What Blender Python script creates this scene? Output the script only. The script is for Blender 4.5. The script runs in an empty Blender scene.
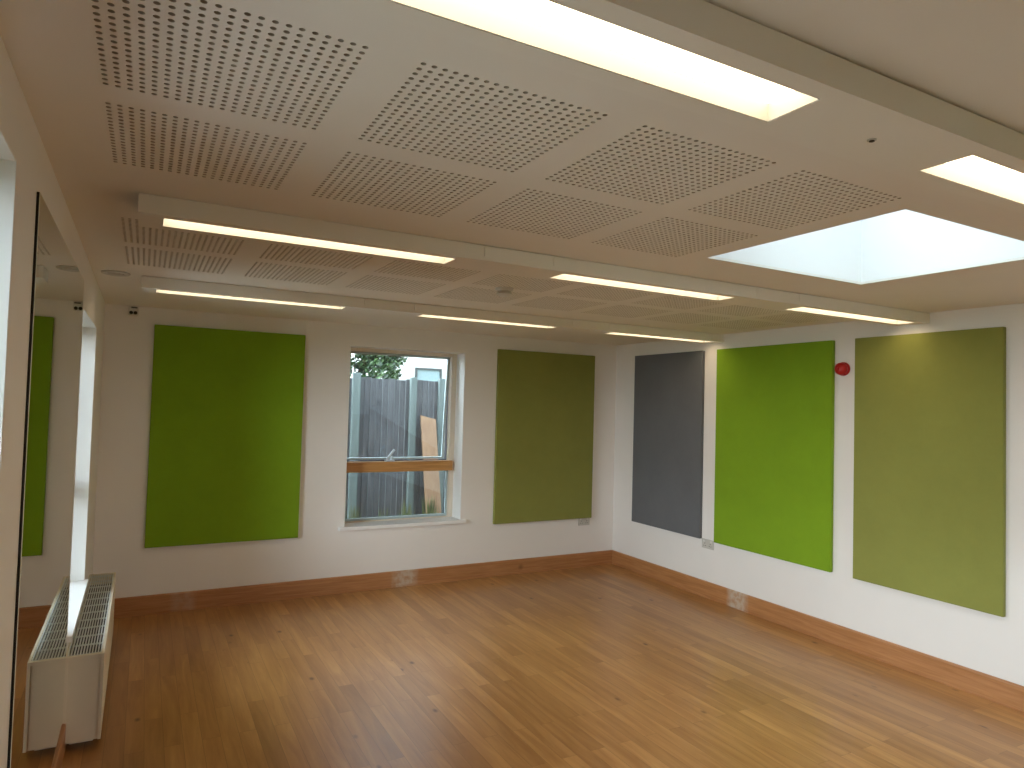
import bpy, bmesh, math, random
from mathutils import Vector, Matrix
random.seed(7)
scn = bpy.context.scene
col = scn.collection

# ---------------------------------------------------------------- dimensions
W, D, H = 4.975, 6.15, 2.4575          # room width, far wall, ceiling
YB = -2.6                              # wall behind the camera
PITCH = 0.0246
FIELD_X0, FIELD_STEP = 0.1749, 0.5913
FIELD_Y = [1.3117, 1.8979, 3.1055, 3.7008]
SKY = (2.548, 3.681, 1.371, 2.299)     # skylight opening x0 x1 y0 y1
BEAM_DROP = 0.0708
BEAMS = [0.844, 2.666, 4.526]          # near face y of the three bulkheads
BEAM_W = 0.225
LIGHT_IN, LIGHT_W, LIGHT_L = 0.0454, 0.1335, 1.151
REC = .042
LIGHT_X = [0.3131, 2.0258, 3.738]

# ---------------------------------------------------------------- helpers
class MB:
    """collects quads / solids and links them as one mesh object"""
    def __init__(s): s.v = []; s.f = []
    def quad(s, a, b, c, d):
        n = len(s.v); s.v += [a, b, c, d]; s.f.append((n, n+1, n+2, n+3))
    def box(s, x0, x1, y0, y1, z0, z1):
        n = len(s.v)
        s.v += [(x0,y0,z0),(x1,y0,z0),(x1,y1,z0),(x0,y1,z0),(x0,y0,z1),(x1,y0,z1),(x1,y1,z1),(x0,y1,z1)]
        s.f += [tuple(n+i for i in q) for q in ((0,3,2,1),(4,5,6,7),(0,1,5,4),(1,2,6,5),(2,3,7,6),(3,0,4,7))]
        return s
    def lathe(s, prof, c, axis='z', seg=32, sx=1, sy=1):
        """prof: list of (radius, height); revolved about an axis through c"""
        c = Vector(c); base = len(s.v)
        for r, h in prof:
            for i in range(seg):
                a = 2*math.pi*i/seg; u, w = r*math.cos(a)*sx, r*math.sin(a)*sy
                p = {'z': (u, w, h), 'x': (h, u, w), 'y': (u, h, w)}[axis]
                s.v.append(tuple(c+Vector(p)))
        for k in range(len(prof)-1):
            for i in range(seg):
                j = (i+1) % seg
                s.f.append((base+k*seg+i, base+k*seg+j, base+(k+1)*seg+j, base+(k+1)*seg+i))
        s.f.append(tuple(base+i for i in range(seg)))
        s.f.append(tuple(base+(len(prof)-1)*seg+i for i in range(seg)))
        return s
    def build(s, name, mat, parent=None, bevel=0, smooth=False, merge=False, recalc=True):
        me = bpy.data.meshes.new(name); me.from_pydata(s.v, [], s.f); me.validate()
        if merge or bevel or recalc:
            bm = bmesh.new(); bm.from_mesh(me)
            if merge: bmesh.ops.remove_doubles(bm, verts=bm.verts, dist=1e-5)
            if recalc: bmesh.ops.recalc_face_normals(bm, faces=bm.faces)
            if bevel: bmesh.ops.bevel(bm, geom=list(bm.edges), offset=bevel, segments=2, affect='EDGES', profile=.6)
            bm.to_mesh(me); bm.free()
        o = bpy.data.objects.new(name, me); col.objects.link(o)
        for m in (mat if isinstance(mat, (list, tuple)) else [mat]): me.materials.append(m)
        if parent: o.parent = parent
        if smooth:
            for p in me.polygons: p.use_smooth = True
            m_ = o.modifiers.new('weighted', 'WEIGHTED_NORMAL'); m_.keep_sharp = True
            for e in me.edges: pass
        return o

def tag(o, label, cat, group=None, kind=None):
    o['label'] = label; o['category'] = cat
    if group: o['group'] = group
    if kind: o['kind'] = kind
    return o
def empty(name, loc=(0,0,0)):
    o = bpy.data.objects.new(name, None); o.empty_display_size = .1; o.location = loc; col.objects.link(o)
    return o
def keep(root):
    """children were modelled in room coordinates: cancel the root's offset"""
    for c in root.children:
        c.matrix_parent_inverse = Matrix.Translation(root.location).inverted()

def slab(mb, plane, at, thick, a0, a1, b0, b1, holes):
    """a slab with rectangular holes. plane 'x': spans y,z ; 'y': spans x,z ; 'z': spans x,y. thick is signed."""
    A = sorted({a0, a1, *[v for h in holes for v in h[:2] if a0 < v < a1]})
    B = sorted({b0, b1, *[v for h in holes for v in h[2:] if b0 < v < b1]})
    def P(a, b, t):
        return {'x': (t, a, b), 'y': (a, t, b), 'z': (a, b, t)}[plane]
    def solid(i, j):
        if i < 0 or j < 0 or i >= len(A)-1 or j >= len(B)-1: return False
        ca, cb = (A[i]+A[i+1])/2, (B[j]+B[j+1])/2
        return not any(h[0] < ca < h[1] and h[2] < cb < h[3] for h in holes)
    t0, t1 = at, at+thick
    for i in range(len(A)-1):
        for j in range(len(B)-1):
            if not solid(i, j): continue
            p, q, r, s = A[i], A[i+1], B[j], B[j+1]
            mb.quad(P(p,r,t0), P(q,r,t0), P(q,s,t0), P(p,s,t0))
            mb.quad(P(p,r,t1), P(p,s,t1), P(q,s,t1), P(q,r,t1))
            for (di, dj, e) in ((-1,0,(p,r,p,s)), (1,0,(q,r,q,s)), (0,-1,(p,r,q,r)), (0,1,(p,s,q,s))):
                if not solid(i+di, j+dj):
                    mb.quad(P(e[0],e[1],t0), P(e[2],e[3],t0), P(e[2],e[3],t1), P(e[0],e[1],t1))
    return mb

# ---------------------------------------------------------------- materials
def nodes(name):
    m = bpy.data.materials.new(name); m.use_nodes = True
    nt = m.node_tree; b = nt.nodes['Principled BSDF']
    return m, nt, b
def N(nt, t, **kw):
    n = nt.nodes.new(t)
    for k, v in kw.items():
        if k in n.inputs: n.inputs[k].default_value = v
        else: setattr(n, k, v)
    return n
def simple(name, rgb, rough=.6, noise=0.0, scale=30, bump=0.0, bscale=200, spec=.4, metal=0.0, stretch=(1,1,1)):
    m, nt, b = nodes(name)
    b.inputs['Roughness'].default_value = rough; b.inputs['Metallic'].default_value = metal
    b.inputs['Specular IOR Level'].default_value = spec
    tc = N(nt, 'ShaderNodeTexCoord'); mp = N(nt, 'ShaderNodeMapping'); mp.inputs['Scale'].default_value = stretch
    nt.links.new(tc.outputs['Object'], mp.inputs['Vector'])
    n1 = N(nt, 'ShaderNodeTexNoise', Scale=scale, Detail=4.0)
    nt.links.new(mp.outputs['Vector'], n1.inputs['Vector'])
    rp = N(nt, 'ShaderNodeValToRGB')
    rp.color_ramp.elements[0].position = .3; rp.color_ramp.elements[1].position = .7
    rp.color_ramp.elements[0].color = tuple(c*(1-noise) for c in rgb)+(1,)
    rp.color_ramp.elements[1].color = tuple(min(1, c*(1+noise)) for c in rgb)+(1,)
    nt.links.new(n1.outputs['Fac'], rp.inputs['Fac']); nt.links.new(rp.outputs['Color'], b.inputs['Base Color'])
    if bump:
        n2 = N(nt, 'ShaderNodeTexNoise', Scale=bscale, Detail=3.0)
        nt.links.new(mp.outputs['Vector'], n2.inputs['Vector'])
        bp = N(nt, 'ShaderNodeBump', Strength=bump, Distance=.002)
        nt.links.new(n2.outputs['Fac'], bp.inputs['Height']); nt.links.new(bp.outputs['Normal'], b.inputs['Normal'])
    return m

M = {}
M['wall'] = simple('wall_paint', (.83,.80,.775), .75, .012, 3, .12, 260, .25)
M['ceiling'] = simple('ceiling_paint', (.83,.80,.75), .8, .01, 3, .08, 260, .2)
M['beam'] = simple('bulkhead_paint', (.83,.80,.75), .55, .01, 3, .05, 200, .35)
M['tissue'] = simple('acoustic_tissue', (.15,.125,.10), .95, .1, 80)
M['core'] = simple('cut_gypsum_core', (.40,.35,.28), .95, .05, 60)
M['reveal'] = simple('reveal_paint', (.88,.88,.87), .6, .01, 4)
M['sill'] = simple('sill_gloss_paint', (.88,.88,.88), .35, .01, 4)
M['plastic'] = simple('white_plastic', (.72,.71,.68), .4, .02, 20)
M['grey_plastic'] = simple('grey_plastic', (.56,.54,.50), .45, .02, 20)
M['dark_plastic'] = simple('dark_plastic', (.03,.028,.026), .35, .05, 20)
M['reflector'] = simple('reflector_enamel', (.50,.50,.49), .55, .005, 4)
M['red'] = simple('red_plastic', (.42,.008,.008), .35, .03, 20)
M['rad'] = simple('radiator_enamel', (.82,.75,.61), .45, .01, 10)
M['grille'] = simple('grille_enamel', (.75,.78,.78), .3, .01, 10)
M['rad_dark'] = simple('radiator_inside', (.05,.055,.055), .8, .1, 10)
M['frame_wood'] = simple('pale_varnished_timber', (.74,.66,.55), .45, .05, 14, 0, 200, .4, 0, (6,6,.6))
M['sash'] = simple('sash_grey_aluminium', (.42,.50,.52), .4, .03, 20)
M['seal'] = simple('black_rubber_seal', (.02,.025,.03), .6, .05, 20)
M['metal'] = simple('satin_metal', (.5,.55,.6), .35, .02, 20, 0, 200, .5, .7)
M['render'] = simple('white_render', (.40,.41,.40), .9, .03, 3, .2, 40)
M['roof'] = simple('grey_roof', (.12,.12,.13), .9, .1, 8)
M['ground'] = simple('rough_grass_ground', (.10,.13,.05), .95, .3, 3, .5, 20)
M['bark'] = simple('bark', (.10,.075,.05), .95, .3, 12, .5, 30)
M['box_metal'] = simple('black_edge', (.012,.011,.010), .5, .05, 20)

def wood_plain(name, c0, c1, axis='x', patches=()):
    m, nt, b = nodes(name)
    b.inputs['Roughness'].default_value = .42; b.inputs['Specular IOR Level'].default_value = .45
    tc = N(nt, 'ShaderNodeTexCoord'); mp = N(nt, 'ShaderNodeMapping')
    mp.inputs['Scale'].default_value = {'x': (1.2,14,22), 'y': (14,1.2,22), 'z': (14,14,1.2)}[axis]
    nt.links.new(tc.outputs['Object'], mp.inputs['Vector'])
    n1 = N(nt, 'ShaderNodeTexNoise', Scale=2.2, Detail=6.0, Roughness=.6, Distortion=.8)
    nt.links.new(mp.outputs['Vector'], n1.inputs['Vector'])
    rp = N(nt, 'ShaderNodeValToRGB'); e = rp.color_ramp.elements
    e[0].position = .3; e[0].color = c0+(1,); e[1].position = .68; e[1].color = c1+(1,)
    nt.links.new(n1.outputs['Fac'], rp.inputs['Fac'])
    # knots
    vo = N(nt, 'ShaderNodeTexVoronoi', Scale=2.4); nt.links.new(tc.outputs['Object'], vo.inputs['Vector'])
    kr = N(nt, 'ShaderNodeMapRange', **{'From Min': .03, 'From Max': .10, 'To Min': .55, 'To Max': 0.0})
    nt.links.new(vo.outputs['Distance'], kr.inputs['Value'])
    mx = N(nt, 'ShaderNodeMixRGB'); mx.inputs['Color2'].default_value = tuple(c*.35 for c in c0)+(1,)
    nt.links.new(kr.outputs['Result'], mx.inputs['Fac']); nt.links.new(rp.outputs['Color'], mx.inputs['Color1'])
    last = mx.outputs['Color']
    sp = N(nt, 'ShaderNodeSeparateXYZ'); nt.links.new(tc.outputs['Object'], sp.inputs['Vector'])
    nz = N(nt, 'ShaderNodeTexNoise', Scale=26.0, Detail=4.0); nt.links.new(tc.outputs['Object'], nz.inputs['Vector'])
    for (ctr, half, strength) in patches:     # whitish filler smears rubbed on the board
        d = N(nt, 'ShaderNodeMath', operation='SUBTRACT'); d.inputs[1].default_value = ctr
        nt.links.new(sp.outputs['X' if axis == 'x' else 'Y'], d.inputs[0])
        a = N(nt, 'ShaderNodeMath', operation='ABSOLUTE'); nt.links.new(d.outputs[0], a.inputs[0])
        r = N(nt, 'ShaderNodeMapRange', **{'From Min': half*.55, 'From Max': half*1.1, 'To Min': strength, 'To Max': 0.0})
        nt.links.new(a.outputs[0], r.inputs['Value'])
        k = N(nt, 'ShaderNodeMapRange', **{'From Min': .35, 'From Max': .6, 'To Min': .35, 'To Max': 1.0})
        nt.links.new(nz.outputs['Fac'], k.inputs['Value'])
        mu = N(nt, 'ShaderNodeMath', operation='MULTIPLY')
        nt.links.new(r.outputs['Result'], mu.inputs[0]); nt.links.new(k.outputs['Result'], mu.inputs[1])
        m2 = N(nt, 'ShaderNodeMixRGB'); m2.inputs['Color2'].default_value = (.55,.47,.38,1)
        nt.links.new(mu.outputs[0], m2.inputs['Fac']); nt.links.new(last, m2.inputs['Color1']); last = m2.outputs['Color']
    nt.links.new(last, b.inputs['Base Color'])
    return m
SK0, SK1 = (.34,.14,.045), (.48,.225,.09)
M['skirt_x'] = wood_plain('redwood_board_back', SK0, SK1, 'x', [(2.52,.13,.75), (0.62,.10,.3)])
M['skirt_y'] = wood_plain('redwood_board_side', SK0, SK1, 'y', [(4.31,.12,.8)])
M['transom'] = wood_plain('golden_timber', (.42,.19,.05), (.60,.31,.10), 'x')
M['door'] = wood_plain('door_timber', (.40,.20,.08), (.60,.33,.15), 'z')
M['door_reflection'] = wood_plain('door_reflection_tone', (.15,.08,.045), (.21,.125,.07), 'z')  # orange tone imitating a timber door reflected in the panes

def fabric(name, rgb):
    m, nt, b = nodes(name)
    b.inputs['Roughness'].default_value = .9; b.inputs['Specular IOR Level'].default_value = .15
    b.inputs['Sheen Weight'].default_value = .12; b.inputs['Sheen Roughness'].default_value = .5
    tc = N(nt, 'ShaderNodeTexCoord')
    n1 = N(nt, 'ShaderNodeTexNoise', Scale=2.0, Detail=8.0, Roughness=.75); nt.links.new(tc.outputs['Object'], n1.inputs['Vector'])
    rp = N(nt, 'ShaderNodeValToRGB'); e = rp.color_ramp.elements
    e[0].position = .3; e[0].color = tuple(c*.93 for c in rgb)+(1,); e[1].position = .7; e[1].color = tuple(min(1,c*1.07) for c in rgb)+(1,)
    nt.links.new(n1.outputs['Fac'], rp.inputs['Fac']); nt.links.new(rp.outputs['Color'], b.inputs['Base Color'])
    hs = []
    for mul in ((900,900,40), (40,40,900)):
        mp = N(nt, 'ShaderNodeMapping'); mp.inputs['Scale'].default_value = mul; nt.links.new(tc.outputs['Object'], mp.inputs['Vector'])
        n = N(nt, 'ShaderNodeTexNoise', Scale=1.0, Detail=2.0); nt.links.new(mp.outputs['Vector'], n.inputs['Vector']); hs.append(n)
    ad = N(nt, 'ShaderNodeMath', operation='ADD'); nt.links.new(hs[0].outputs['Fac'], ad.inputs[0]); nt.links.new(hs[1].outputs['Fac'], ad.inputs[1])
    bp = N(nt, 'ShaderNodeBump', Strength=.25, Distance=.001); nt.links.new(ad.outputs[0], bp.inputs['Height']); nt.links.new(bp.outputs['Normal'], b.inputs['Normal'])
    return m
M['lime'] = fabric('lime_fabric', (.20,.345,.015))
M['olive'] = fabric('moss_fabric', (.255,.265,.065))
M['greyf'] = fabric('slate_fabric', (.14,.145,.155))

def floor_mat():
    m, nt, b = nodes('strip_wood_floor')
    tc = N(nt, 'ShaderNodeTexCoord')
    rot = N(nt, 'ShaderNodeMapping'); rot.inputs['Rotation'].default_value = (0,0,math.radians(90))
    nt.links.new(tc.outputs['Object'], rot.inputs['Vector'])
    def brick(c1, c2, off, w, h, mort):
        br = N(nt, 'ShaderNodeTexBrick', Scale=1.0, **{'Brick Width': w, 'Row Height': h, 'Mortar Size': mort, 'Mortar Smooth': .1, 'Bias': 0.0})
        br.offset = off; br.offset_frequency = 2; br.squash = 1
        br.inputs['Color1'].default_value = c1+(1,); br.inputs['Color2'].default_value = c2+(1,); br.inputs['Mortar'].default_value = (0,0,0,1)
        nt.links.new(rot.outputs['Vector'], br.inputs['Vector']); return br
    b1 = brick((0,0,0), (1,1,1), .37, .95, .087, .0)
    b2 = brick((1,1,1), (1,1,1), .37, .95, .087, .0011)
    # per-board shift of the grain
    add = N(nt, 'ShaderNodeVectorMath', operation='MULTIPLY_ADD'); add.inputs[1].default_value = (7,13,3)
    nt.links.new(b1.outputs['Color'], add.inputs[0]); nt.links.new(tc.outputs['Object'], add.inputs[2])
    mp = N(nt, 'ShaderNodeMapping'); mp.inputs['Scale'].default_value = (15,1.2,1); nt.links.new(add.outputs[0], mp.inputs['Vector'])
    g = N(nt, 'ShaderNodeTexNoise', Scale=1.3, Detail=8.0, Roughness=.62, Distortion=.6); nt.links.new(mp.outputs['Vector'], g.inputs['Vector'])
    rp = N(nt, 'ShaderNodeValToRGB'); e = rp.color_ramp.elements
    e[0].position = .28; e[0].color = (.33,.143,.044,1); e[1].position = .72; e[1].color = (.52,.272,.098,1)
    nt.links.new(g.outputs['Fac'], rp.inputs['Fac'])
    # board to board tone
    tone = N(nt, 'ShaderNodeValToRGB'); e = tone.color_ramp.elements
    e[0].color = (.84,.81,.78,1); e[1].color = (1.12,1.14,1.16,1)
    nt.links.new(b1.outputs['Color'], tone.inputs['Fac'])
    mu = N(nt, 'ShaderNodeMixRGB', blend_type='MULTIPLY'); mu.inputs['Fac'].default_value = 1
    nt.links.new(rp.outputs['Color'], mu.inputs['Color1']); nt.links.new(tone.outputs['Color'], mu.inputs['Color2'])
    # knots
    mk = N(nt, 'ShaderNodeMapping'); mk.inputs['Scale'].default_value = (4.6,2.6,1); nt.links.new(add.outputs[0], mk.inputs['Vector'])
    vo = N(nt, 'ShaderNodeTexVoronoi', Scale=1.0); nt.links.new(mk.outputs['Vector'], vo.inputs['Vector'])
    kr = N(nt, 'ShaderNodeMapRange', **{'From Min': .03, 'From Max': .09, 'To Min': .85, 'To Max': 0.0}); nt.links.new(vo.outputs['Distance'], kr.inputs['Value'])
    kx = N(nt, 'ShaderNodeMixRGB'); kx.inputs['Color2'].default_value = (.10,.035,.012,1)
    nt.links.new(kr.outputs['Result'], kx.inputs['Fac']); nt.links.new(mu.outputs['Color'], kx.inputs['Color1'])
    # joints
    jx = N(nt, 'ShaderNodeMixRGB'); jx.inputs['Color2'].default_value = (.13,.055,.02,1)
    jm = N(nt, 'ShaderNodeMath', operation='MULTIPLY'); jm.inputs[1].default_value = .6
    nt.links.new(b2.outputs['Fac'], jm.inputs[0]); nt.links.new(jm.outputs[0], jx.inputs['Fac']); nt.links.new(kx.outputs['Color'], jx.inputs['Color1'])
    nt.links.new(jx.outputs['Color'], b.inputs['Base Color'])
    rr = N(nt, 'ShaderNodeMapRange', **{'To Min': .26, 'To Max': .36}); nt.links.new(g.outputs['Fac'], rr.inputs['Value'])
    nt.links.new(rr.outputs['Result'], b.inputs['Roughness'])
    b.inputs['Specular IOR Level'].default_value = .5
    bp = N(nt, 'ShaderNodeBump', Strength=.12, Distance=.001); nt.links.new(g.outputs['Fac'], bp.inputs['Height']); nt.links.new(bp.outputs['Normal'], b.inputs['Normal'])
    return m
M['floor'] = floor_mat()

def fence_mat():
    m, nt, b = nodes('weathered_board')
    b.inputs['Roughness'].default_value = .9
    tc = N(nt, 'ShaderNodeTexCoord'); mp = N(nt, 'ShaderNodeMapping'); mp.inputs['Scale'].default_value = (16,16,1.6)
    nt.links.new(tc.outputs['Object'], mp.inputs['Vector'])
    n1 = N(nt, 'ShaderNodeTexNoise', Scale=1.5, Detail=6.0, Roughness=.65); nt.links.new(mp.outputs['Vector'], n1.inputs['Vector'])
    rp = N(nt, 'ShaderNodeValToRGB'); e = rp.color_ramp.elements
    e[0].position = .3; e[0].color = (.030,.031,.036,1); e[1].position = .7; e[1].color = (.080,.082,.090,1)
    nt.links.new(n1.outputs['Fac'], rp.inputs['Fac'])
    vo = N(nt, 'ShaderNodeTexVoronoi', Scale=3.2); nt.links.new(tc.outputs['Object'], vo.inputs['Vector'])
    kr = N(nt, 'ShaderNodeMapRange', **{'From Min': .06, 'From Max': .17, 'To Min': .85, 'To Max': 0.0}); nt.links.new(vo.outputs['Distance'], kr.inputs['Value'])
    mx = N(nt, 'ShaderNodeMixRGB'); mx.inputs['Color2'].default_value = (.03,.03,.035,1)
    nt.links.new(kr.outputs['Result'], mx.inputs['Fac']); nt.links.new(rp.outputs['Color'], mx.inputs['Color1'])
    nt.links.new(mx.outputs['Color'], b.inputs['Base Color'])
    return m
M['fence'] = fence_mat()
M['post'] = simple('green_grey_post', (.085,.105,.103), .85, .15, 6, .3, 40, .3, 0, (4,4,.6))

def leaf_mat(name, c0, c1):
    m, nt, b = nodes(name)
    b.inputs['Roughness'].default_value = .5
    oi = N(nt, 'ShaderNodeTexCoord'); n1 = N(nt, 'ShaderNodeTexNoise', Scale=9.0, Detail=2.0); nt.links.new(oi.outputs['Object'], n1.inputs['Vector'])
    rp = N(nt, 'ShaderNodeValToRGB'); e = rp.color_ramp.elements
    e[0].position = .38; e[0].color = c0+(1,); e[1].position = .62; e[1].color = c1+(1,)
    nt.links.new(n1.outputs['Fac'], rp.inputs['Fac']); nt.links.new(rp.outputs['Color'], b.inputs['Base Color'])
    return m
M['leaf'] = leaf_mat('tree_leaf', (.008,.022,.012), (.05,.10,.028))
M['weed'] = leaf_mat('weed_leaf', (.035,.045,.012), (.09,.105,.03))

def glass(name, tint=(.93,.98,.96)):
    m = bpy.data.materials.new(name); m.use_nodes = True; nt = m.node_tree; nt.nodes.clear()
    out = N(nt, 'ShaderNodeOutputMaterial'); tr = N(nt, 'ShaderNodeBsdfTransparent'); tr.inputs['Color'].default_value = tint+(1,)
    gl = N(nt, 'ShaderNodeBsdfGlossy', Roughness=.0); fr = N(nt, 'ShaderNodeFresnel', IOR=1.45); mx = N(nt, 'ShaderNodeMixShader')
    nt.links.new(fr.outputs['Fac'], mx.inputs['Fac']); nt.links.new(tr.outputs[0], mx.inputs[1]); nt.links.new(gl.outputs[0], mx.inputs[2])
    nt.links.new(mx.outputs[0], out.inputs['Surface'])
    return m
M['glass'] = glass('window_glass')
def mirror():
    m, nt, b = nodes('mirror_silvering')
    b.inputs['Base Color'].default_value = (.80,.86,.82,1); b.inputs['Metallic'].default_value = 1; b.inputs['Roughness'].default_value = .015
    return m
M['mirror'] = mirror()
def emit(name, rgb, s):
    m = bpy.data.materials.new(name); m.use_nodes = True; nt = m.node_tree; nt.nodes.clear()
    out = N(nt, 'ShaderNodeOutputMaterial'); e = N(nt, 'ShaderNodeEmission', Strength=s); e.inputs['Color'].default_value = rgb+(1,)
    nt.links.new(e.outputs[0], out.inputs['Surface']); return m
M['diffuser'] = emit('lit_diffuser', (1.0,.78,.50), 7.2)

# ---------------------------------------------------------------- room shell
WT = .30
fl = MB(); fl.box(-WT, W+WT, YB-WT, D+.35, -.12, 0)
tag(fl.build('floor', M['floor']), 'golden brown strip wood floor of the empty room', 'floor', kind='structure')

# ceiling with perforated fields and the skylight opening
h = PITCH/2
near_cols, far_cols = range(4), range(8)
fields = []
for r, y in enumerate(FIELD_Y):
    for k in (near_cols if r < 2 else far_cols):
        x = FIELD_X0+k*FIELD_STEP
        fields.append((x-h, x+19*PITCH+h, y-h, y+19*PITCH+h, r))
root_ceil = None
cm = MB(); slab(cm, 'z', H, .012, -.12, W+.02, YB-.02, D+.02, [f[:4] for f in fields]+[SKY])
ceil = cm.build('ceiling', M['ceiling'])
tag(ceil, 'white plasterboard ceiling with round-hole perforated fields', 'ceiling', kind='structure')
def field_mesh(seg, rad):
    """a 20 x 20 sheet of round holes, 12 mm deep, over dark tissue"""
    v, f, mi = [], [], []
    t = .012
    for i in range(20):
        for j in range(20):
            cx, cy = i*PITCH, j*PITCH
            base = len(v); n4 = seg
            for k in range(seg):                          # square rim, ring below, ring above
                a = 2*math.pi*(k+.5)/seg; c, s = math.cos(a), math.sin(a); q = h/max(abs(c), abs(s))
                v.append((cx+c*q, cy+s*q, 0))
            # snap square corners so that cells meet
            for k in range(seg):
                a = 2*math.pi*(k+.5)/seg; v.append((cx+rad*math.cos(a), cy+rad*math.sin(a), 0))
            for k in range(seg):
                a = 2*math.pi*(k+.5)/seg; v.append((cx+rad*math.cos(a), cy+rad*math.sin(a), t))
            for k in range(seg):
                l = (k+1) % seg
                f.append((base+k, base+seg+k, base+seg+l, base+l)); mi.append(0)
                f.append((base+seg+k, base+2*seg+k, base+2*seg+l, base+seg+l)); mi.append(2)
            f.append(tuple(base+2*seg+k for k in range(seg))); mi.append(1)
    me = bpy.data.meshes.new('perforated_field'); me.from_pydata(v, [], f)
    me.materials.append(M['ceiling']); me.materials.append(M['tissue']); me.materials.append(M['core'])
    me.polygons.foreach_set('material_index', mi); me.update()
    return me
# 12 sides with vertices at the 45 degree corners need (k+.5)*30 = 45 -> k = 1
fm = field_mesh(12, .0062)
for (x0, x1, y0, y1, r) in fields:
    o = bpy.data.objects.new('perforated_field', fm); col.objects.link(o)
    o.location = (x0+h, y0+h, H); o.parent = ceil
rf = MB(); slab(rf, 'z', H+.06, .25, -WT, W+WT, YB-WT, D+.35, [(SKY[0]-.02, SKY[1]+.02, SKY[2]-.02, SKY[3]+.02)])
tag(rf.build('trim_4', M['roof']), 'flat roof deck above the ceiling', 'roof', kind='structure')

# skylight well and rooflight
sk = empty('window_4', ((SKY[0]+SKY[1])/2, (SKY[2]+SKY[3])/2, H))
tag(sk, 'square rooflight over a deep white well in the ceiling', 'skylight', kind='structure')
sm = MB(); x0, x1, y0, y1 = SKY; g_ = .02
H_=H+.0005; g_=.0195; sm.box(x0-g_, x0, y0-g_, y1+g_, H+.0125, H+.78); sm.box(x1, x1+g_, y0-g_, y1+g_, H+.0125, H+.78)
sm.box(x0, x1, y0-g_, y0, H+.0125, H+.78); sm.box(x0, x1, y1, y1+g_, H+.0125, H+.78)
sm.build('well', M['reveal'], sk)
kf = MB(); slab(kf, 'z', H+.78, .06, x0-.05, x1+.05, y0-.05, y1+.05, [(x0+.04, x1-.04, y0+.04, y1-.04)])
kf.build('kerb_frame', M['sill'], sk)
MB().box(x0+.03, x1-.03, y0+.03, y1-.03, H+.80, H+.812).build('glass', M['glass'], sk)
keep(sk)

# walls
WIN1 = (1.9254, 3.0893, .5888, 2.2603)
W2 = (4.02, 5.17, .535, 2.185)       # left wall, beyond the mirror (y0 y1 z0 z1)
W3 = (.45, 1.905, .535, 2.285)       # left wall, beside the camera
DB = (2.55, 4.45, 0.0, 2.1)          # glazed doors behind the camera (x0 x1 z0 z1)
w = MB(); slab(w, 'y', D, .35, -WT, W+WT, -.1, H+.06, [WIN1])
tag(w.build('wall_back', M['wall']), 'white wall with the window and two fabric panels', 'wall', kind='structure')
w = MB(); slab(w, 'x', 0, -WT, YB-WT, D, -.1, H+.06, [W2, W3])
tag(w.build('wall_left', M['wall']), 'white wall with the mirror and radiator', 'wall', kind='structure')
w = MB(); slab(w, 'x', W, WT, YB-WT, D, -.1, H+.06, [])
tag(w.build('wall_right', M['wall']), 'white wall with three fabric panels and red alarm', 'wall', kind='structure')
w = MB(); slab(w, 'y', YB, -WT, -WT, W+WT, -.1, H+.06, [DB])
tag(w.build('wall_front', M['wall']), 'white wall behind the camera with glazed doors', 'wall', kind='structure')

# skirting boards: moulded section extruded along each wall
def skirting(name, mat, p0, p1, inward, label):
    prof = [(0,0),(.018,0),(.018,.138),(.015,.146),(.009,.1499),(0,.1499)]
    mb = MB(); p0, p1, n = Vector(p0), Vector(p1), Vector(inward)
    for p in (p0, p1):
        for (t, z) in prof: mb.v.append(tuple(p+n*t+Vector((0,0,z))))
    k = len(prof)
    for i in range(k):
        j = (i+1) % k; mb.f.append((i, j, k+j, k+i))
    mb.f.append(tuple(range(k))); mb.f.append(tuple(range(k, 2*k)))
    return tag(mb.build(name, mat), label, 'skirting board', kind='structure')
skirting('baseboard_back', M['skirt_x'], (0,D,0), (W,D,0), (0,-1,0), 'reddish wooden skirting under the back window')
skirting('baseboard_right', M['skirt_y'], (W,YB,0), (W,D-.018,0), (-1,0,0), 'reddish wooden skirting along the right wall')
skirting('baseboard_left', M['skirt_y'], (0,YB,0), (0,D-.018,0), (1,0,0), 'reddish wooden skirting along the mirror wall')
skirting('baseboard_front', M['skirt_x'], (0,YB,0), (DB[0]-.06,YB,0), (0,1,0), 'reddish wooden skirting behind the camera')

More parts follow.
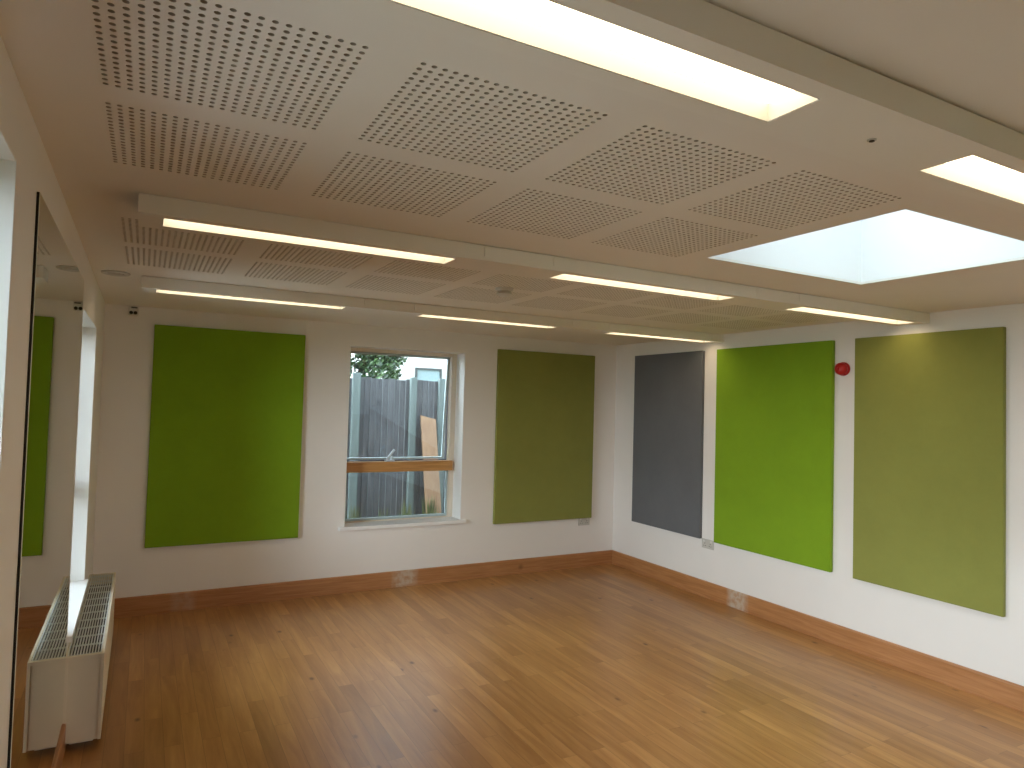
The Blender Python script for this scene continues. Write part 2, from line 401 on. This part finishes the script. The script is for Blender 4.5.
# ---------------------------------------------------------------- bulkheads with strip lights
where = ['near', 'middle', 'far']
for bi, yb in enumerate(BEAMS):
    xs = -.0 if bi == 0 else .235
    zb = H-BEAM_DROP
    bm_ = empty('trim_%d' % (bi+1), (xs, yb, zb))
    tag(bm_, ['nearest white ceiling bulkhead, beside the skylight', 'middle white ceiling bulkhead, beyond the skylight',
              'farthest white ceiling bulkhead, near the back wall'][bi], 'bulkhead', kind='structure')
    lights = LIGHT_X[:2] if bi == 0 else LIGHT_X
    ly0 = yb+LIGHT_IN; ly1 = ly0+LIGHT_W
    # modules: light module / plain infill, 3 mm joints between the fascia pieces
    cuts = [xs]
    for lx in LIGHT_X: cuts += [lx-.085, lx+LIGHT_L+.115]
    cuts = sorted({c for c in cuts if xs <= c < W-.05})
    if bi == 0: cuts = [xs]
    cuts = [c for i, c in enumerate(cuts) if i == 0 or c-cuts[i-1] > .08 or c == xs] + [W]
    for a, b in zip(cuts[:-1], cuts[1:]):
        mb = MB(); ends = (a if a == xs else a+.0015, b if b == W else b-.0015)
        holes = [(lx, min(lx+LIGHT_L, W-.03), ly0, ly1) for lx in lights if a-.1 < lx < b]
        slab(mb, 'z', zb, .018, a, b, yb+.0001, yb+BEAM_W, holes)
        mb.box(ends[0], ends[1], yb, yb+.012, zb+.0002, H-.006)
        mb.box(ends[0], ends[1], yb+BEAM_W-.012, yb+BEAM_W-.0002, zb+.018, H)
        mb.build('fascia', M['beam'], bm_)
    bk = MB(); bk.box(xs+.002, W, yb+.014, yb+BEAM_W-.014, H-.012, H); bk.box(xs, xs+.012, yb+.012, yb+BEAM_W-.012, zb+.018, H-.012)
    bk.build('backing', M['beam'], bm_)
    keep(bm_)
    for li, lx in enumerate(lights):
        x1 = min(lx+LIGHT_L, W-.03)
        t = empty('strip_light', ((lx+x1)/2, (ly0+ly1)/2, zb))
        hs = MB(); slab(hs, 'z', zb+.001, .047, lx+.0005, x1-.0005, ly0+.0005, ly1-.0005, [(lx+.003, x1-.003, ly0+.003, ly1-.003)])
        hs.build('housing', M['reflector'], t)
        MB().box(lx+.0035, x1-.0035, ly0+.0035, ly1-.0035, zb+REC, zb+REC+.006).build('diffuser', M['diffuser'], t)
        keep(t)
        names = {(0,0): 'widest bright strip light in the nearest bulkhead, cut by the top edge',
                 (0,1): 'recessed strip light in the nearest bulkhead at the right edge beside the skylight',
                 (1,0): 'left strip light of the middle ceiling bulkhead, nearest the mirror wall',
                 (1,1): 'centre strip light of the middle ceiling bulkhead, left of the skylight corner',
                 (1,2): 'right strip light of the middle bulkhead, just below the skylight',
                 (2,0): 'left strip light of the farthest bulkhead, above the lime panel on the back wall',
                 (2,1): 'centre strip light of the farthest bulkhead, above the back window',
                 (2,2): 'right strip light of the farthest bulkhead, above the slate grey panel'}
        tag(t, names[(bi, li)], 'ceiling light', 'recessed strip lights in the ceiling bulkheads')

# ---------------------------------------------------------------- windows
def window_back():
    x0, x1, z0, z1 = WIN1; yf = D+.20
    r = empty('window_1', ((x0+x1)/2, yf, z0)); tag(r, 'timber framed window in the back wall with a golden cross rail, view of a fence', 'window', kind='structure')
    fw = .058
    f = MB(); slab(f, 'y', yf, .07, x0, x1, z0, z1, [(x0+fw, x1-fw, z0+.016, z1-.035)])
    f.build('window_frame', M['frame_wood'], r, bevel=.0)
    MB().box(x0+.002, x1-.035, yf-.045, yf+.05, 1.070, 1.168).build('transom', M['transom'], r, bevel=.003)
    # fixed lower light
    l = MB(); slab(l, 'y', yf+.022, .03, x0+fw-.002, x1-fw+.002, z0+.014, 1.08, [(x0+fw+.014, x1-fw-.014, z0+.036, 1.072)])
    o = l.build('lower_sash', M['sash'], r)
    MB().box(x0+fw+.018, x1-fw-.010, yf+.034, yf+.040, z0+.032, 1.076).build('glass', M['glass'], r)
    # top-hung sash standing slightly open
    piv = (0, yf+.05, z1-.04); ang = math.radians(4.5)
    sx0, sx1 = x0+fw-.004, x1-fw-.004; sz0, sz1 = 1.174, z1-.038
    def tilt(mb):
        out = []
        for (x, y, z) in mb.v:
            dy, dz = y-piv[1], z-piv[2]
            out.append((x, piv[1]+dy*math.cos(ang)-dz*math.sin(ang), piv[2]+dy*math.sin(ang)+dz*math.cos(ang)))
        mb.v = out; return mb
    s_ = MB(); slab(s_, 'y', yf+.045, .035, sx0, sx1, sz0, sz1, [(sx0+.02, sx1-.02, sz0+.016, sz1-.02)])
    so = tilt(s_).build('upper_sash', M['sash'], r)
    tilt(MB().box(sx0+.017, sx1-.017, yf+.058, yf+.064, sz0+.013, sz1-.017)).build('glass', M['glass'], r)
    sl = MB(); slab(sl, 'y', yf+.066, .006, x0+fw-.012, x1-fw+.012, 1.165, z1-.024, [(x0+fw, x1-fw, 1.173, z1-.036)])
    sl.build('seal', M['seal'], r)
    # lever handle on the transom
    hd = MB(); hx = 2.40; hy = yf-.005
    hd.box(hx-.045, hx+.045, hy-.022, hy+.02, 1.168, 1.184); hd.lathe([(.012,0),(.012,.03),(.009,.036)], (hx+.02, hy, 1.184), 'z', 16)
    n0 = len(hd.v); hd.box(-.009, .009, -.008, .008, 0, .12); a = math.radians(38)
    for i in range(n0, len(hd.v)):
        x, y, z = hd.v[i]; hd.v[i] = (hx-.03+x*math.cos(a)+z*math.sin(a), hy+y-.01, 1.190-x*math.sin(a)+z*math.cos(a))
    hd.build('handle', M['metal'], r)['label'] = 'silver lever handle'
    # white lining and sill board with a nosing
    li = MB(); slab(li, 'y', D+.001, .199, x0-.0, x1+.0, z0, z1, [(x0+.004, x1-.004, z0+.004, z1-.004)]); li.build('lining', M['reveal'], r)
    sb = MB(); sb.box(x0-.05, x1+.05, D-.028, D+.0, z0-.022, z0+.006); sb.box(x0+.004, x1-.004, D-.001, yf, z0+.004, z0+.006)
    sb.build('sill_board', M['sill'], r)
    keep(r); return r
window_back()

def window_side(name, rect, label):
    y0, y1, z0, z1 = rect; xf = -.21
    r = empty(name, (xf, (y0+y1)/2, z0)); tag(r, label, 'window', kind='structure')
    f = MB(); slab(f, 'x', xf, -.06, y0, y1, z0, z1, [(y0+.055, y1-.055, z0+.055, 1.11), (y0+.055, y1-.055, 1.20, z1-.05)])
    f.build('window_frame', M['frame_wood'], r)
    g = MB(); g.box(xf-.035, xf-.029, y0+.05, y1-.05, z0+.05, 1.115); g.box(xf-.035, xf-.029, y0+.05, y1-.05, 1.195, z1-.045); g.build('glass', M['glass'], r)
    li = MB(); slab(li, 'x', -.0005, -.2095, y0, y1, z0, z1, [(y0+.004, y1-.004, z0+.004, z1-.004)]); li.build('lining', M['reveal'], r)
    sb = MB(); sb.box(0, .022, y0-.03, y1+.03, z0-.018, z0+.008); sb.box(xf, .0, y0+.004, y1-.004, z0+.004, z0+.008); sb.build('sill_board', M['sill'], r)
    keep(r)
window_side('window_2', W2, 'bright window in the left wall above the radiator, seen edge-on as a white strip')
window_side('window_3', W3, 'bright window opening at the left edge before the mirror, only its white jamb seen')

# glazed timber doors behind the camera
r = empty('door_1', ((DB[0]+DB[1])/2, YB, 0)); tag(r, 'timber framed glazed double door behind the camera', 'door', kind='structure')
xm = (DB[0]+DB[1])/2
f = MB(); slab(f, 'y', YB-.08, -.07, DB[0], DB[1], 0, DB[3], [(DB[0]+.06, DB[1]-.06, 0, DB[3]-.06)]); f.build('door_frame', M['door'], r)
for a, b in ((DB[0]+.063, xm-.002), (xm+.002, DB[1]-.063)):
    l = MB(); slab(l, 'y', YB-.09, -.045, a, b, .01, DB[3]-.063, [(a+.11, b-.11, .25, DB[3]-.18)]); lf = l.build('door_leaf', M['door'], r)
    MB().box(a+.105, b-.105, YB-.116, YB-.110, .245, DB[3]-.175).build('glass', M['glass'], r)
keep(r)

# ---------------------------------------------------------------- mirror, radiator
MY0, MY1, MZ0, MZ1 = 2.235, 3.86, .155, 2.300
r = empty('wall_mirror', (0, (MY0+MY1)/2, MZ0)); tag(r, 'tall frameless mirror with a dark edge on the left wall between two windows', 'mirror')
MB().box(.0004, .0065, MY0, MY1, MZ0, MZ1).build('backing_board', M['box_metal'], r)['label'] = 'black edge'
MB().box(.0066, .0086, MY0+.0015, MY1-.0015, MZ0+.0015, MZ1-.0015).build('mirror_glass', M['mirror'], r)
keep(r)

RX, RY0, RY1, RZ0, RZ1 = .166, 3.925, 5.66, .045, .464
r = empty('radiator', (0, (RY0+RY1)/2, RZ0)); tag(r, 'long low cream radiator with a slotted top grille below the left window', 'radiator')
t = .014
bx0 = .001
for ya, yb_ in ((RY0, RY0+.02), (RY1-.02, RY1)):                 # framed end caps
    c = MB()
    c.box(bx0, bx0+t, ya, yb_, RZ0, RZ1); c.box(RX-t, RX, ya, yb_, RZ0, RZ1)
    c.box(bx0+t, RX-t, ya, yb_, RZ1-t, RZ1)
    c.box(bx0+t, RX-t, ya+.009, yb_-.009, RZ0, RZ1-t)
    c.build('end_cap', M['rad'], r)
c = MB(); c.box(RX-.010, RX-.001, RY0+.02, RY1-.02, RZ0+.006, RZ1-.004); c.box(RX-.012, RX, RY0+.02, RY1-.02, RZ1-.012, RZ1)
c.box(RX-.012, RX, RY0+.02, RY1-.02, RZ0, RZ0+.012); c.build('front_panel', M['rad'], r)
c = MB(); c.box(bx0, bx0+.005, RY0+.02, RY1-.02, RZ0, RZ1); c.build('back_panel', M['rad'], r)
c = MB(); c.box(bx0+.0055, RX-.0125, RY0+.03, RY1-.03, RZ0+.02, RZ1-.07)
c.build('convector', M['rad_dark'], r)
gr = MB(); n = 12
for i in range(n):
    x = bx0+.010+(RX-bx0-.026)*i/(n-1); gr.box(x-.0026, x+.0026, RY0+.02, RY1-.02, RZ1-.014, RZ1-.001)
m_ = 12
for i in range(m_):
    y = RY0+.045+(RY1-RY0-.09)*i/(m_-1); gr.box(bx0+.005, RX-.012, y-.0022, y+.0022, RZ1-.014, RZ1-.006)
gr.build('grille', M['grille'], r)['label'] = 'pale slotted top grille'
for y in (RY0+.12, RY1-.12):
    b_ = MB(); b_.box(.03, .13, y-.02, y+.02, .0005, RZ0+.001); b_.build('foot', M['rad'], r)
keep(r)

# the mirror wall is not quite square to the room: turn it and all it carries by half a degree
SKEW = Matrix.Translation((0,2,0)) @ Matrix.Rotation(math.radians(.28), 4, 'Z') @ Matrix.Translation((0,-2,0))
for n_ in ('wall_left', 'baseboard_left', 'window_2', 'window_3', 'wall_mirror', 'radiator'):
    o = bpy.data.objects[n_]; o.matrix_basis = SKEW @ o.matrix_basis

# ---------------------------------------------------------------- fabric wall panels
PT, PB = 2.3234, .525; TH = .035
def panel(name, wall, a, b, mat, label):
    k, c = ((D-TH)/D, .283) if wall == 'back' else ((W-TH-.283)/(W-.283), 0)   # sizes read at the front face
    a, b, z0, z1 = c+(a-c)*k, c+(b-c)*k, 1.75+(PB-1.75)*k, 1.75+(PT-1.75)*k
    mb = MB().box(a, b, D-TH, D-.0005, z0, z1) if wall == 'back' else MB().box(W-TH, W-.0005, a, b, z0, z1)
    o = mb.build(name, mat, None, bevel=.005)
    tag(o, label, 'wall panel', 'fabric covered acoustic wall panels')
panel('acoustic_panel', 'back', .326, 1.5205, M['lime'], 'lime green fabric panel on the back wall, left of the window')
panel('acoustic_panel', 'back', 3.4674, 4.6812, M['olive'], 'moss green fabric panel on the back wall, right of the window')
panel('acoustic_panel', 'right', 4.8028, 5.8218, M['greyf'], 'slate grey fabric panel nearest the corner on the right wall')
panel('acoustic_panel', 'right', 3.4087, 4.6196, M['lime'], 'lime green fabric panel in the middle of the right wall')
panel('acoustic_panel', 'right', 2.2169, 3.2206, M['olive'], 'moss green fabric panel nearest the camera on the right wall')

# ---------------------------------------------------------------- small fittings
c = (W, 3.305, 2.094)
r = empty('fire_alarm_sounder', c); tag(r, 'round red alarm sounder between the two green panels on the right wall', 'alarm')
MB().lathe([(.050,-.0),(.052,-.004),(.052,-.020),(.049,-.024)], c, 'x', 36).build('base', M['red'], r, smooth=True)
MB().lathe([(.046,-.024),(.048,-.030),(.046,-.052),(.036,-.064),(.020,-.070),(.004,-.071)], c, 'x', 36).build('sounder_dome', M['red'], r, smooth=True)
MB().lathe([(.010,-.0705),(.011,-.074),(.006,-.078),(.002,-.079)], c, 'x', 20).build('sound_port', M['red'], r, smooth=True)
keep(r)

c = (2.172, 3.60, H)
r = empty('smoke_detector', c); tag(r, 'small round white smoke detector on the ceiling between the middle and farthest bulkheads', 'smoke detector')
MB().lathe([(.055,0),(.056,-.004),(.055,-.014),(.050,-.018)], c, 'z', 36).build('base', M['plastic'], r, smooth=True)
MB().lathe([(.040,-.018),(.040,-.032)], c, 'z', 36).build('sensing_slot', M['grey_plastic'], r)
MB().lathe([(.047,-.032),(.045,-.040),(.034,-.048),(.018,-.052),(.003,-.053)], c, 'z', 36).build('cap', M['plastic'], r, smooth=True)
keep(r)

c = (.172, D, 2.418)
r = empty('motion_sensor', c); tag(r, 'tiny white sensor with dark lenses high in the left corner of the back wall', 'sensor')
MB().box(c[0]-.036, c[0]+.036, D-.030, D-.0005, c[2]-.034, c[2]+.034).build('body', M['plastic'], r, bevel=.007)
MB().lathe([(.024,-.0302),(.022,-.038),(.012,-.043)], (c[0]+.004, D, c[2]+.008), 'y', 24).build('dome', M['plastic'], r, smooth=True)
MB().box(c[0]-.014, c[0]+.028, D-.046, D-.036, c[2]+.018, c[2]+.027).build('sensor_window', M['dark_plastic'], r)
for dx in (-.014, .016):
    MB().lathe([(.0125,-.028),(.0135,-.046),(.009,-.050)], (c[0]+dx, D, c[2]-.018), 'y', 20).build('lens', M['dark_plastic'], r, smooth=True)
keep(r)

c = (.104, 4.53, H)
r = empty('ceiling_vent', c); tag(r, 'small flat round vent on the ceiling at the left end of the farthest bulkhead', 'vent')
MB().lathe([(.075,0),(.075,-.006),(.068,-.010),(.055,-.010),(.052,-.004)], c, 'z', 36).build('rim', M['grey_plastic'], r, smooth=True)
MB().lathe([(.045,-.004),(.046,-.012),(.040,-.015)], c, 'z', 36).build('disc', M['grey_plastic'], r, smooth=True)
keep(r)

zb = H-BEAM_DROP
c = (1.737, .960, zb)
r = empty('indicator_light', c); tag(r, 'tiny dark fitting set in the nearest bulkhead between its two lights', 'ceiling fitting')
MB().lathe([(.010,0),(.010,-.0025),(.008,-.003)], c, 'z', 24).build('bezel', M['grey_plastic'], r)
MB().lathe([(.006,-.003),(.006,-.005),(.003,-.006)], c, 'z', 20).build('lens', M['dark_plastic'], r)
keep(r)

def socket(c, wall, label):
    r = empty('power_socket', c); tag(r, label, 'socket', 'sockets low on the walls')
    def B(a0, a1, d0, d1, z0, z1):
        return MB().box(c[0]+a0, c[0]+a1, D-d1, D-d0, c[2]+z0, c[2]+z1) if wall == 'back' else MB().box(W-d1, W-d0, c[1]+a0, c[1]+a1, c[2]+z0, c[2]+z1)
    B(-.073, .073, .0005, .010, -.043, .043).build('face_plate', M['grey_plastic'], r, bevel=.002)
    for s in (-1, 1):
        B(s*.046-.009, s*.046+.009, .0101, .013, .016, .034).build('switch', M['plastic'], r)
        for dx, dz, hw, hh in ((0,.004,.003,.005), (-.011,-.018,.005,.0025), (.011,-.018,.005,.0025)):
            B(s*.034+dx-hw, s*.034+dx+hw, .0101, .0106, dz-hh, dz+hh).build('pin_hole', M['dark_plastic'], r)
    keep(r)
socket((4.575, D, .494), 'back', 'small grey socket plate under the corner of the moss panel on the back wall')
socket((W, 4.685, .497), 'right', 'small grey socket plate between the slate and lime panels on the right wall')

# ---------------------------------------------------------------- outside
GZ = -.15
MB().box(-30, 30, -25, 40, GZ-.2, GZ).build('ground', M['ground'])
tag(bpy.data.objects['ground'], 'rough grassy ground outside the building', 'ground', kind='structure')

pv = MB(); slab(pv, 'z', GZ+.03, -.06, -6, 0, -4, 7.0, [(-WT-.01, W+WT+.01, YB-WT-.01, D+.36)])  # unseen paving, added to bounce daylight up onto the ceiling
M['paving'] = simple('pale_bounce_paving', (.38,.37,.34), .9, .08, 2, .3, 60)
tag(pv.build('bounce_paving', M['paving']), 'unseen pale paving added left of the building to bounce daylight indoors', 'paving', kind='structure')

FY = 8.0
r = empty('garden_fence', (3, FY, GZ)); tag(r, 'weathered grey close-boarded fence with posts outside the back window', 'fence')
bd = MB(); x = -2.2; edge_ids = []
while x < 7.5:
    bw = .075+random.uniform(-.004, .006); zt = 2.03+random.uniform(-.012, .012)
    yy = FY+random.uniform(0, .008)
    # feather-edged board: thick at one edge, thin at the other
    n0 = len(bd.v)
    for z in (GZ+.02, zt):
        bd.v += [(x, yy-.018, z), (x+bw, yy-.004, z), (x+bw, yy+.004, z), (x, yy+.004, z)]
    bd.f += [tuple(n0+i for i in q) for q in ((0,1,5,4),(1,2,6,5),(2,3,7,6),(3,0,4,7),(4,5,6,7),(0,3,2,1))]; edge_ids.append(len(bd.f)-3)
    x += bw-.004
fo = bd.build('fence_boards', [M['fence'], simple('sawn_board_edge', (.17,.18,.19), .9, .1, 8)], r)
for i_ in edge_ids: fo.data.polygons[i_].material_index = 1
rl = MB()
for z in (.35, 1.05, 1.75): rl.box(-2.2, 7.5, FY+.006, FY+.06, z, z+.08)
rl.build('fence_rails', M['fence'], r)
for px, w_, zt in ((-1.8,.11,2.06), (.4,.11,2.06), (1.5,.11,2.06), (2.492,.10,2.085), (3.212,.085,2.06), (3.60,.10,2.06), (4.9,.11,2.06), (6.4,.11,2.06)):
    p_ = MB().box(px-w_/2, px+w_/2, FY-.085, FY-.022, GZ, zt); p_.build('fence_post', M['post'], r, bevel=.012)
keep(r)

r = empty('door_reflection_board', (3.45, FY-.2, GZ)); tag(r, 'orange board standing in for a timber door reflected in the window glass', 'board')  # board added to imitate a door's reflection in the window glass
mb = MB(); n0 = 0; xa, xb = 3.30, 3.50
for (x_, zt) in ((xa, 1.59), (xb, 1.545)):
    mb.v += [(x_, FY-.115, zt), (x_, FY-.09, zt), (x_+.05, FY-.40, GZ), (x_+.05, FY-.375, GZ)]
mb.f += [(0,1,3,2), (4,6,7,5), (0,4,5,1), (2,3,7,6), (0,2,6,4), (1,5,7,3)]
mb.build('reflection_strip', M['door_reflection'], r); keep(r)

# weeds at the fence foot
for i, (wx, wh) in enumerate([(2.35,.62),(2.68,.58),(2.97,.66),(3.26,.72),(3.56,.60),(3.9,.66)]):
    mb = MB()
    for k in range(70):
        a = random.uniform(0, 2*math.pi); lean = random.uniform(.01, .075); hh = (wh-GZ)*random.uniform(.55, 1); b_ = Vector((wx+random.uniform(-.05,.05), FY-.62+random.uniform(-.08,.08), GZ))
        tip = b_+Vector((math.cos(a)*lean, math.sin(a)*lean*.6, hh)); mid = b_.lerp(tip, .6)+Vector((-math.cos(a)*lean*.25, 0, .03)); w2 = Vector((-math.sin(a), math.cos(a), 0))*.009
        n0 = len(mb.v); mb.v += [tuple(b_-w2*.7), tuple(b_+w2*.7), tuple(mid+w2*1.4), tuple(tip), tuple(mid-w2*1.4)]; mb.f.append((n0,n0+1,n0+2,n0+3,n0+4))
    tag(mb.build('weed_clump', M['weed'], recalc=False), 'yellow-green weeds at the foot of the fence outside', 'weeds', 'weeds along the fence')

# white house
r = empty('house', (7, 14, GZ)); tag(r, 'white rendered house with a grey-blue window beyond the fence', 'house')
hx0, hx1 = 4.75, 12.5
hw = MB(); slab(hw, 'y', 14, 5.0, hx0, hx1, GZ, 5.2, []); hw.build('wall', M['render'], r)
wf = MB(); slab(wf, 'y', 13.95, .05, 5.47, 6.09, 1.3, 2.515, [(5.51, 6.05, 1.34, 2.475)]); wo = wf.build('window', simple('grey_frame', (.035,.04,.042), .5), r)
MB().box(5.51, 6.05, 13.985, 13.99, 1.34, 2.475).build('pane', simple('pane_blue', (.15,.21,.23), .15), r)
rr_ = MB(); n0 = 0
rr_.v += [(hx0-.3,13.6,5.15),(hx1+.3,13.6,5.15),(hx1+.3,16.5,7.2),(hx0-.3,16.5,7.2),(hx0-.3,19.4,5.15),(hx1+.3,19.4,5.15),(hx0-.3,13.6,5.0),(hx1+.3,13.6,5.0),(hx0-.3,19.4,5.0),(hx1+.3,19.4,5.0)]
rr_.f += [(0,1,2,3),(3,2,5,4),(0,6,7,1),(4,5,9,8),(6,8,9,7),(0,3,4,8,6),(1,7,9,5,2)]
rr_.build('roof', M['roof'], r)
keep(r)

# tree at the left behind the fence
r = empty('garden_tree', (3.3, 11, GZ)); tag(r, 'dark green leafy tree behind the fence at the left of the window view', 'tree')
tk = MB(); tk.lathe([(.13,0),(.10,1.2),(.08,2.2),(.05,3.2),(.02,3.8)], (3.1, 11, GZ), 'z', 14)
def limb(p, q, r0, r1):
    p, q = Vector(p), Vector(q); d = (q-p).normalized(); u = d.orthogonal().normalized(); v_ = d.cross(u); n0 = len(tk.v)
    for (c_, rad) in ((p, r0), (q, r1)):
        for i in range(8):
            a = math.pi*i/4; tk.v.append(tuple(c_+u*rad*math.cos(a)+v_*rad*math.sin(a)))
    for i in range(8):
        j = (i+1) % 8; tk.f.append((n0+i, n0+j, n0+8+j, n0+8+i))
for q in ((4.0,10.9,2.7), (2.4,11.2,2.9), (3.7,10.6,3.4), (2.6,10.7,3.5), (3.4,11.5,3.6)): limb((3.1,11,random.uniform(1.3,2.0)), q, .05, .015)
tk.build('trunk', M['bark'], r)
lv = MB()
blobs = [((3.0,11,3.0),.85), ((3.75,10.9,2.75),.50), ((2.3,11.1,2.9),.7), ((3.9,10.9,3.3),.5), ((3.1,11,3.8),.8), ((3.6,10.7,2.25),.38), ((2.7,10.8,2.2),.5)]
for (c_, rad) in blobs:
    for k in range(int(2600*rad)):
        d = Vector((random.gauss(0,1), random.gauss(0,1), random.gauss(0,1))).normalized()*rad*random.uniform(.35, 1)**.6
        p = Vector(c_)+d; s_ = random.uniform(.035, .07)
        u = Vector((random.gauss(0,1), random.gauss(0,1), random.gauss(0,1))).normalized(); v_ = u.orthogonal().normalized(); w_ = u.cross(v_)
        n0 = len(lv.v); lv.v += [tuple(p-v_*s_), tuple(p+w_*s_*.45+u*s_*.12), tuple(p+v_*s_), tuple(p-w_*s_*.45+u*s_*.12)]; lv.f.append((n0,n0+1,n0+2,n0+3))
lv.build('foliage', M['leaf'], r, recalc=False)
keep(r)

# ---------------------------------------------------------------- daylight: overcast sky, brighter overhead
SKY_SIDE, SKY_BASE = 18.5, 4.7
wd = bpy.data.worlds.new('overcast'); scn.world = wd; wd.use_nodes = True; nt = wd.node_tree; nt.nodes.clear()
out = N(nt, 'ShaderNodeOutputWorld'); bg = N(nt, 'ShaderNodeBackground', Strength=1.0)
tc = N(nt, 'ShaderNodeTexCoord'); sp = N(nt, 'ShaderNodeSeparateXYZ'); rp = N(nt, 'ShaderNodeValToRGB')
e = rp.color_ramp.elements; e[0].position = 0; e[0].color = (.92,.965,1.07,1); e[1].position = .9; e[1].color = (1.05,1.18,1.36,1)
# sky boosted on the side of the mirror wall to brighten the room inside
az = N(nt, 'ShaderNodeMapRange', **{'From Min': -1.0, 'From Max': .3, 'To Min': SKY_SIDE, 'To Max': SKY_BASE}); nt.links.new(sp.outputs['X'], az.inputs['Value'])
nt.links.new(az.outputs['Result'], bg.inputs['Strength'])
nt.links.new(tc.outputs['Generated'], sp.inputs[0]); nt.links.new(sp.outputs['Z'], rp.inputs['Fac']); nt.links.new(rp.outputs['Color'], bg.inputs['Color']); nt.links.new(bg.outputs[0], out.inputs['Surface'])

def portal(name, loc, rot, sx, sy):
    l = bpy.data.lights.new(name, 'AREA'); l.shape = 'RECTANGLE'; l.size = sx; l.size_y = sy; l.cycles.is_portal = True
    o = bpy.data.objects.new(name, l); o.location = loc; o.rotation_euler = rot; col.objects.link(o)
R90 = math.radians(90)
portal('daylight_portal', (-.29, (W2[0]+W2[1])/2, (W2[2]+W2[3])/2), (0, -R90, 0), W2[3]-W2[2], W2[1]-W2[0])
portal('daylight_portal', (-.29, (W3[0]+W3[1])/2, (W3[2]+W3[3])/2), (0, -R90, 0), W3[3]-W3[2], W3[1]-W3[0])
portal('daylight_portal', ((SKY[0]+SKY[1])/2, (SKY[2]+SKY[3])/2, H+.85), (0, 0, 0), SKY[1]-SKY[0], SKY[3]-SKY[2])
portal('daylight_portal', ((WIN1[0]+WIN1[1])/2, D+.34, (WIN1[2]+WIN1[3])/2), (-R90, 0, 0), WIN1[1]-WIN1[0], WIN1[3]-WIN1[2])
portal('daylight_portal', ((DB[0]+DB[1])/2, YB-.29, DB[3]/2), (R90, 0, 0), DB[1]-DB[0], DB[3])

# ---------------------------------------------------------------- camera
cam = bpy.data.cameras.new('camera'); co = bpy.data.objects.new('camera', cam); col.objects.link(co)
cam.sensor_fit = 'HORIZONTAL'; cam.sensor_width = 36; cam.lens = 672.7318*36/1024
cam.shift_x = .753/1024; cam.shift_y = -2.082/1024; cam.clip_start = .02; cam.clip_end = 200
right = Vector((.87810077,-.47770799,.02709437)); up = Vector((-.04015658,-.01715063,.9990462)); fwd = Vector((.47678767,.87835126,.0342431))
mw = Matrix.Identity(4)
for i in range(3): mw[i][0] = right[i]; mw[i][1] = up[i]; mw[i][2] = -fwd[i]
mw[0][3], mw[1][3], mw[2][3] = .28337, 0.0, 1.75
co.matrix_world = mw
scn.camera = co

scn.view_settings.view_transform = 'Standard'; scn.view_settings.look = 'None'
scn.view_settings.gamma = 1; scn.view_settings.use_curve_mapping = False
scn.view_settings.exposure = 0.0
cy = scn.cycles
cy.use_denoising = True; cy.max_bounces = 14; cy.diffuse_bounces = 8; cy.glossy_bounces = 5; cy.transparent_max_bounces = 24
cy.sample_clamp_indirect = 6; cy.blur_glossy = .5; cy.caustics_reflective = False; cy.caustics_refractive = False
